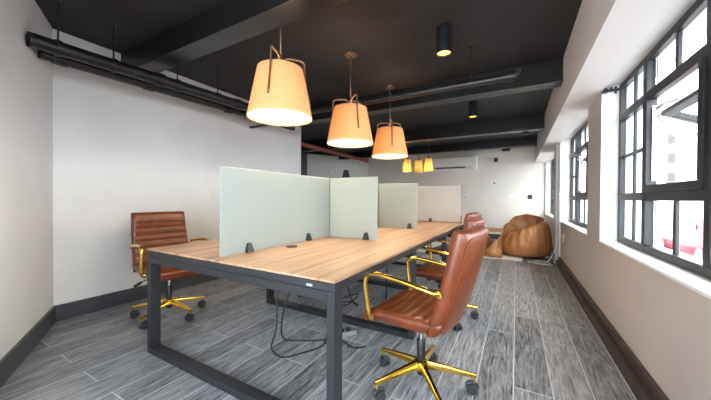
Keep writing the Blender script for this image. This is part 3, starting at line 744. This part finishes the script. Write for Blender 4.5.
# ------------------------------------------------------------------ rug, stool, bean bag
bm = bm_new()
NX, NY = 46, 36
rx0, rx1, ry0, ry1 = -1.95, .12, 5.98, 7.7
g = {}
for i in range(NX+1):
    for j in range(NY+1):
        u, v = -1+2*i/NX, -1+2*j/NY
        e = max(0, (1-abs(u)**14)*(1-abs(v)**14))
        x = (rx0+rx1)/2+u*(rx1-rx0)/2 + (.015*sin(9*v)+random.uniform(-.01, .01)); y = (ry0+ry1)/2+v*(ry1-ry0)/2 + (.012*sin(11*u)+random.uniform(-.01, .01))
        g[i, j] = bm.verts.new((x, y, .002+e**.4*(.016+random.uniform(0, .010))))
for i in range(NX):
    for j in range(NY): bm.faces.new((g[i, j], g[i+1, j], g[i+1, j+1], g[i, j+1]))
tag(mesh_obj('shag_rug', bm, M['rug'], None, True), 'white shaggy rug on the floor under the bean bag and stool', 'rug')

st = empty('side_table', (-.385, 6.17, .03), 'small twisted wooden stool table beside the bean bag', 'side table')
h = .52; w = .165
bm = bm_new(); box(bm, -w, w, -w, w, h-.045, h, .006); mesh_obj('table_top', bm, M['woodtable'], st)
bm = bm_new(); box(bm, -w, w, -w, w, 0, .03, .006); mesh_obj('base_board', bm, M['woodtable'], st)
def ribbon(p, q, n, th):
    # twisted sheet between a lower edge p=(a,b) and an upper edge q=(c,d)
    bm = bm_new(); R0 = []
    for i in range(n+1):
        t = i/n; e = t*t*(3-2*t)
        a = Vector(p[0]).lerp(Vector(q[0]), e); b = Vector(p[1]).lerp(Vector(q[1]), e)
        a.z = b.z = .03+(h-.075)*t
        pn = Vector((-(b-a).y, (b-a).x, 0)).normalized()*th/2
        R0.append([bm.verts.new(v) for v in (a-pn, b-pn, b+pn, a+pn)])
    for r, s in zip(R0, R0[1:]):
        for k in range(4): bm.faces.new((r[k], r[(k+1) % 4], s[(k+1) % 4], s[k]))
    bm.faces.new(R0[0][::-1]); bm.faces.new(R0[-1]); bmesh.ops.recalc_face_normals(bm, faces=bm.faces)
    return bm
k = w-.012
corners = [(-k, -k), (k, -k), (k, k), (-k, k)]
mesh_obj('twisted_panel', ribbon(((-k, -k, 0), (k, -k, 0)), ((k, -k, 0), (k, k, 0)), 18, .018), M['woodtable'], st, True)
mesh_obj('twisted_panel', ribbon(((k, k, 0), (-k, k, 0)), ((-k, k, 0), (-k, -k, 0)), 18, .018), M['woodtable'], st, True)

bb = empty('bean_bag', (.135, 6.61, .03), 'tan leather tufted bean bag armchair in the window corner', 'bean bag')
NA = 120
RIM = [(-180, .38), (-150, .42), (-120, .47), (-90, .55), (-60, .63), (-30, .68), (0, .70), (45, .77), (80, .80), (110, .76), (145, .62), (180, .38)]
def rim(a):  # rim height round the bag: low at the open side facing the desk, high at the back
    d_ = (math.degrees(a)+180) % 360-180
    for (a0, h0), (a1, h1) in zip(RIM, RIM[1:]):
        if a0 <= d_ <= a1:
            t = (d_-a0)/(a1-a0); t = t*t*(3-2*t); return h0+(h1-h0)*t
    return .5
bm = bm_new(); rows = []
for i in range(NA):
    a = 2*pi*i/NA; c, s = cos(a), sin(a); hh = rim(a)
    fold = .012*cos(10*a)
    prof = [(.02, .0), (.22, .0), (.36, .004), (.43, .04), (.468+fold, .14), (.475+fold, .24), (.455+fold*.6, hh*.62), (.43+fold*.3, hh*.80), (.40, hh*.95), (.355, hh), (.31, hh*.955), (.275, hh*.84), (.25+.02*cos(7*a), hh*.68), (.19, .30), (.10, .26), (.02, .25)]
    row = []
    for k_, (r, z) in enumerate(prof):
        dim = 0
        if 4 <= k_ <= 8: dim = .014*max(0, cos(10*a))*max(0, cos((k_-6)*1.1))
        if 10 <= k_ <= 13: dim = -.035*max(0, cos(9*a+k_*1.1))
        rr = r-dim
        row.append(bm.verts.new((rr*c, rr*s, z)))
    rows.append(row)
TUFT = [(2*pi*(i+.5*(zz == 1))/10, (.26, .46, .64)[zz]) for i in range(10) for zz in range(3)]
for row in rows:
    for k_, v in enumerate(row):
        if 3 <= k_ <= 9:
            a_ = math.atan2(v.co.y, v.co.x); r_ = math.hypot(v.co.x, v.co.y); d0 = 0
            for ta, tz in TUFT:
                da = ((a_-ta+pi) % (2*pi)-pi)*.46; dz_ = v.co.z-tz*rim(ta)/.62
                d0 += .040*math.exp(-(da*da+dz_*dz_)/.0035) + .012*math.exp(-(da*da)/.0009)*math.exp(-dz_*dz_/.02)
            v.co.x *= 1-d0/r_; v.co.y *= 1-d0/r_
for i in range(NA):
    p_, q_ = rows[i], rows[(i+1) % NA]
    for k_ in range(len(p_)-1): bm.faces.new((p_[k_], q_[k_], q_[k_+1], p_[k_+1]))
bm.faces.new([r[0] for r in rows][::-1]); bm.faces.new([r[-1] for r in rows])
bag = mesh_obj('bag_body', bm, M['beanleather'], bb, True, subd=1)
for ta, tz in TUFT[:30]:
    z = tz*rim(ta)/.62
    if z > rim(ta)*.9: continue
    bm = bm_new(); r = .424 if tz < .6 else .385
    lathe(bm, [(.016, -.006), (.015, .004), (.006, .009)], 12, mtx=Matrix.Translation((r*cos(ta), r*sin(ta), z)) @ Matrix.Rotation(ta, 4, 'Z') @ Matrix.Rotation(pi/2-.15, 4, 'Y'))
    mesh_obj('tuft_button', bm, M['beanleather'], bb, True)

cable([(.648, 5.8, .50), (.60, 5.85, .45), (.585, 5.9, .30), (.53, 5.98, .12), (.46, 6.04, .01), (.35, 6.08, .008), (.28, 6.02, .008), (.36, 5.93, .008), (.48, 5.94, .008), (.52, 6.04, .02), (.42, 6.12, .02), (.30, 6.08, .02), (.20, 6.0, .008), (.28, 5.9, .008), (.42, 5.86, .008), (.55, 5.9, .008)], .006, 'white cable coiled on the floor in front of the bean bag', M['wcable'])
o = empty('pipe_chase', (.645, 5.93, 0), 'thin white vertical conduit beside the pilaster', 'conduit')
bm = bm_new(); tube(bm, [(0, 0, .151), (0, 0, ZB)], .013, 10); autosmooth(mesh_obj('conduit_tube', bm, M['white'], o))
bm = bm_new(); box(bm, -.02, .014, -.02, .02, 1.2, 1.22); box(bm, -.02, .014, -.02, .02, .5, .52); mesh_obj('conduit_clip', bm, M['white'], o)

# ------------------------------------------------------------------ outside
GZ = -.9
bm = bm_new(); box(bm, 1.3, 60, -25, 70, GZ-.1, GZ); struct(mesh_obj('street', bm, M['street']), 'bright street outside the windows')
b = empty('building', (22, 34, GZ), 'pale building across the street with small windows', 'building'); BO = Vector((22, 34, GZ))
bm = bm_new(); box(bm, -12.6, 14, -2, 8, 3.0, 8.3); mesh_obj('facade', bm, M['facade'], b)
bm = bm_new(); box(bm, -12.5, 14, -1.9, 8, 0, 3.0); mesh_obj('shopfront', bm, M['facadered'], b)
for i in range(9):
    for kz in range(3):
        bm = bm_new(); x = -11.6+i*2.2; z = 3.5+kz*1.5
        box(bm, x, x+.46, -2.03, -1.99, z, z+.72); box(bm, x-.06, x+.52, -2.06, -2.0, z-.1, z-.02)
        mesh_obj('facade_window', bm, M['facadewin'], b)
car = empty('car', (5.6, 13.6, GZ), 'red car parked on the street outside the near window', 'car', rz=radians(90)); 
def car_body():
    bm = bm_new()
    prof = [(-2.0, .35), (-2.05, .75), (-1.5, .92), (-.9, 1.38), (.6, 1.42), (1.25, .95), (1.95, .82), (2.05, .45), (2.0, .3), (-1.9, .3)]
    a = [bm.verts.new((x, -.85+(.12 if z > 1.2 else 0), z)) for x, z in prof]; c = [bm.verts.new((x, .85-(.12 if z > 1.2 else 0), z)) for x, z in prof]
    bm.faces.new(a); bm.faces.new(c[::-1])
    for i in range(len(prof)): bm.faces.new((a[i], c[i], c[(i+1) % 10], a[(i+1) % 10]))
    bmesh.ops.recalc_face_normals(bm, faces=bm.faces)
    bmesh.ops.bevel(bm, geom=list(bm.edges), offset=.06, segments=2, affect='EDGES'); return bm
mesh_obj('car_body', car_body(), M['carpaint'], car, True)
bm = bm_new()
for s in (-1, 1):
    box(bm, -.85, .75, s*.80-.02, s*.80+.02, .98, 1.3)
mesh_obj('car_window', bm, M['cardark'], car)
for x in (-1.3, 1.3):
    for s in (-1, 1):
        bm = bm_new(); lathe(bm, [(.31, -.1), (.31, .1)], 24, mtx=Matrix.Translation((x, s*.8, .31)) @ Matrix.Rotation(pi/2, 4, 'X')); mesh_obj('wheel', bm, M['caster'], car)

# ------------------------------------------------------------------ world and daylight
w = bpy.data.worlds.new('sky'); S.world = w; w.use_nodes = True
nt = w.node_tree; nt.nodes.clear()
bg = nt.nodes.new('ShaderNodeBackground'); bg.inputs[0].default_value = (.93, .97, 1.0, 1); bg.inputs[1].default_value = 9.5
wo = nt.nodes.new('ShaderNodeOutputWorld'); nt.links.new(bg.outputs[0], wo.inputs[0])
def portal(loc, rot, sx, sy):
    ld = bpy.data.lights.new('window_portal', 'AREA'); ld.shape = 'RECTANGLE'; ld.size = sx; ld.size_y = sy; ld.cycles.is_portal = True
    l = bpy.data.objects.new('window_portal', ld); COL.objects.link(l); l.location = loc; l.rotation_euler = rot
for a, b_ in WIN:
    portal((XG+.16, (a+b_)/2, (SILL+ZS)/2), (0, radians(90), 0), ZS-SILL, b_-a)
portal((-.62, YR-.16, 1.37), (radians(90), 0, 0), 2.25, 2.05)

# ------------------------------------------------------------------ camera
f, yaw, pitch, roll, cy, CH_ = 287.85, -.5099, .00872, .0066, 200.9, 1.118
Mx = Matrix(((cos(yaw), -sin(yaw), 0), (0, 0, -1), (sin(yaw), cos(yaw), 0)))
P_ = Matrix(((1, 0, 0), (0, cos(pitch), -sin(pitch)), (0, sin(pitch), cos(pitch))))
Q_ = Matrix(((cos(roll), -sin(roll), 0), (sin(roll), cos(roll), 0), (0, 0, 1)))
Mx = Q_ @ P_ @ Mx
cd = bpy.data.cameras.new('camera'); cam = bpy.data.objects.new('camera', cd); COL.objects.link(cam)
cd.sensor_width = 36; cd.lens = f/711*36; cd.shift_y = (cy-200)/711; cd.clip_start = .02; cd.clip_end = 300
r0, r1, r2 = Mx[0], -Mx[1], -Mx[2]
cam.matrix_world = Matrix(((r0[0], r1[0], r2[0], 0), (r0[1], r1[1], r2[1], 0), (r0[2], r1[2], r2[2], CH_), (0, 0, 0, 1)))
S.camera = cam

vs = S.view_settings; vs.view_transform = 'Standard'; vs.look = 'None'; vs.exposure = .84; vs.gamma = 1; vs.use_curve_mapping = False
S.cycles.use_denoising = True
S.cycles.max_bounces = 10; S.cycles.diffuse_bounces = 6; S.cycles.transparent_max_bounces = 16
S.cycles.sample_clamp_indirect = 8
S.cycles.caustics_reflective = False; S.cycles.caustics_refractive = False
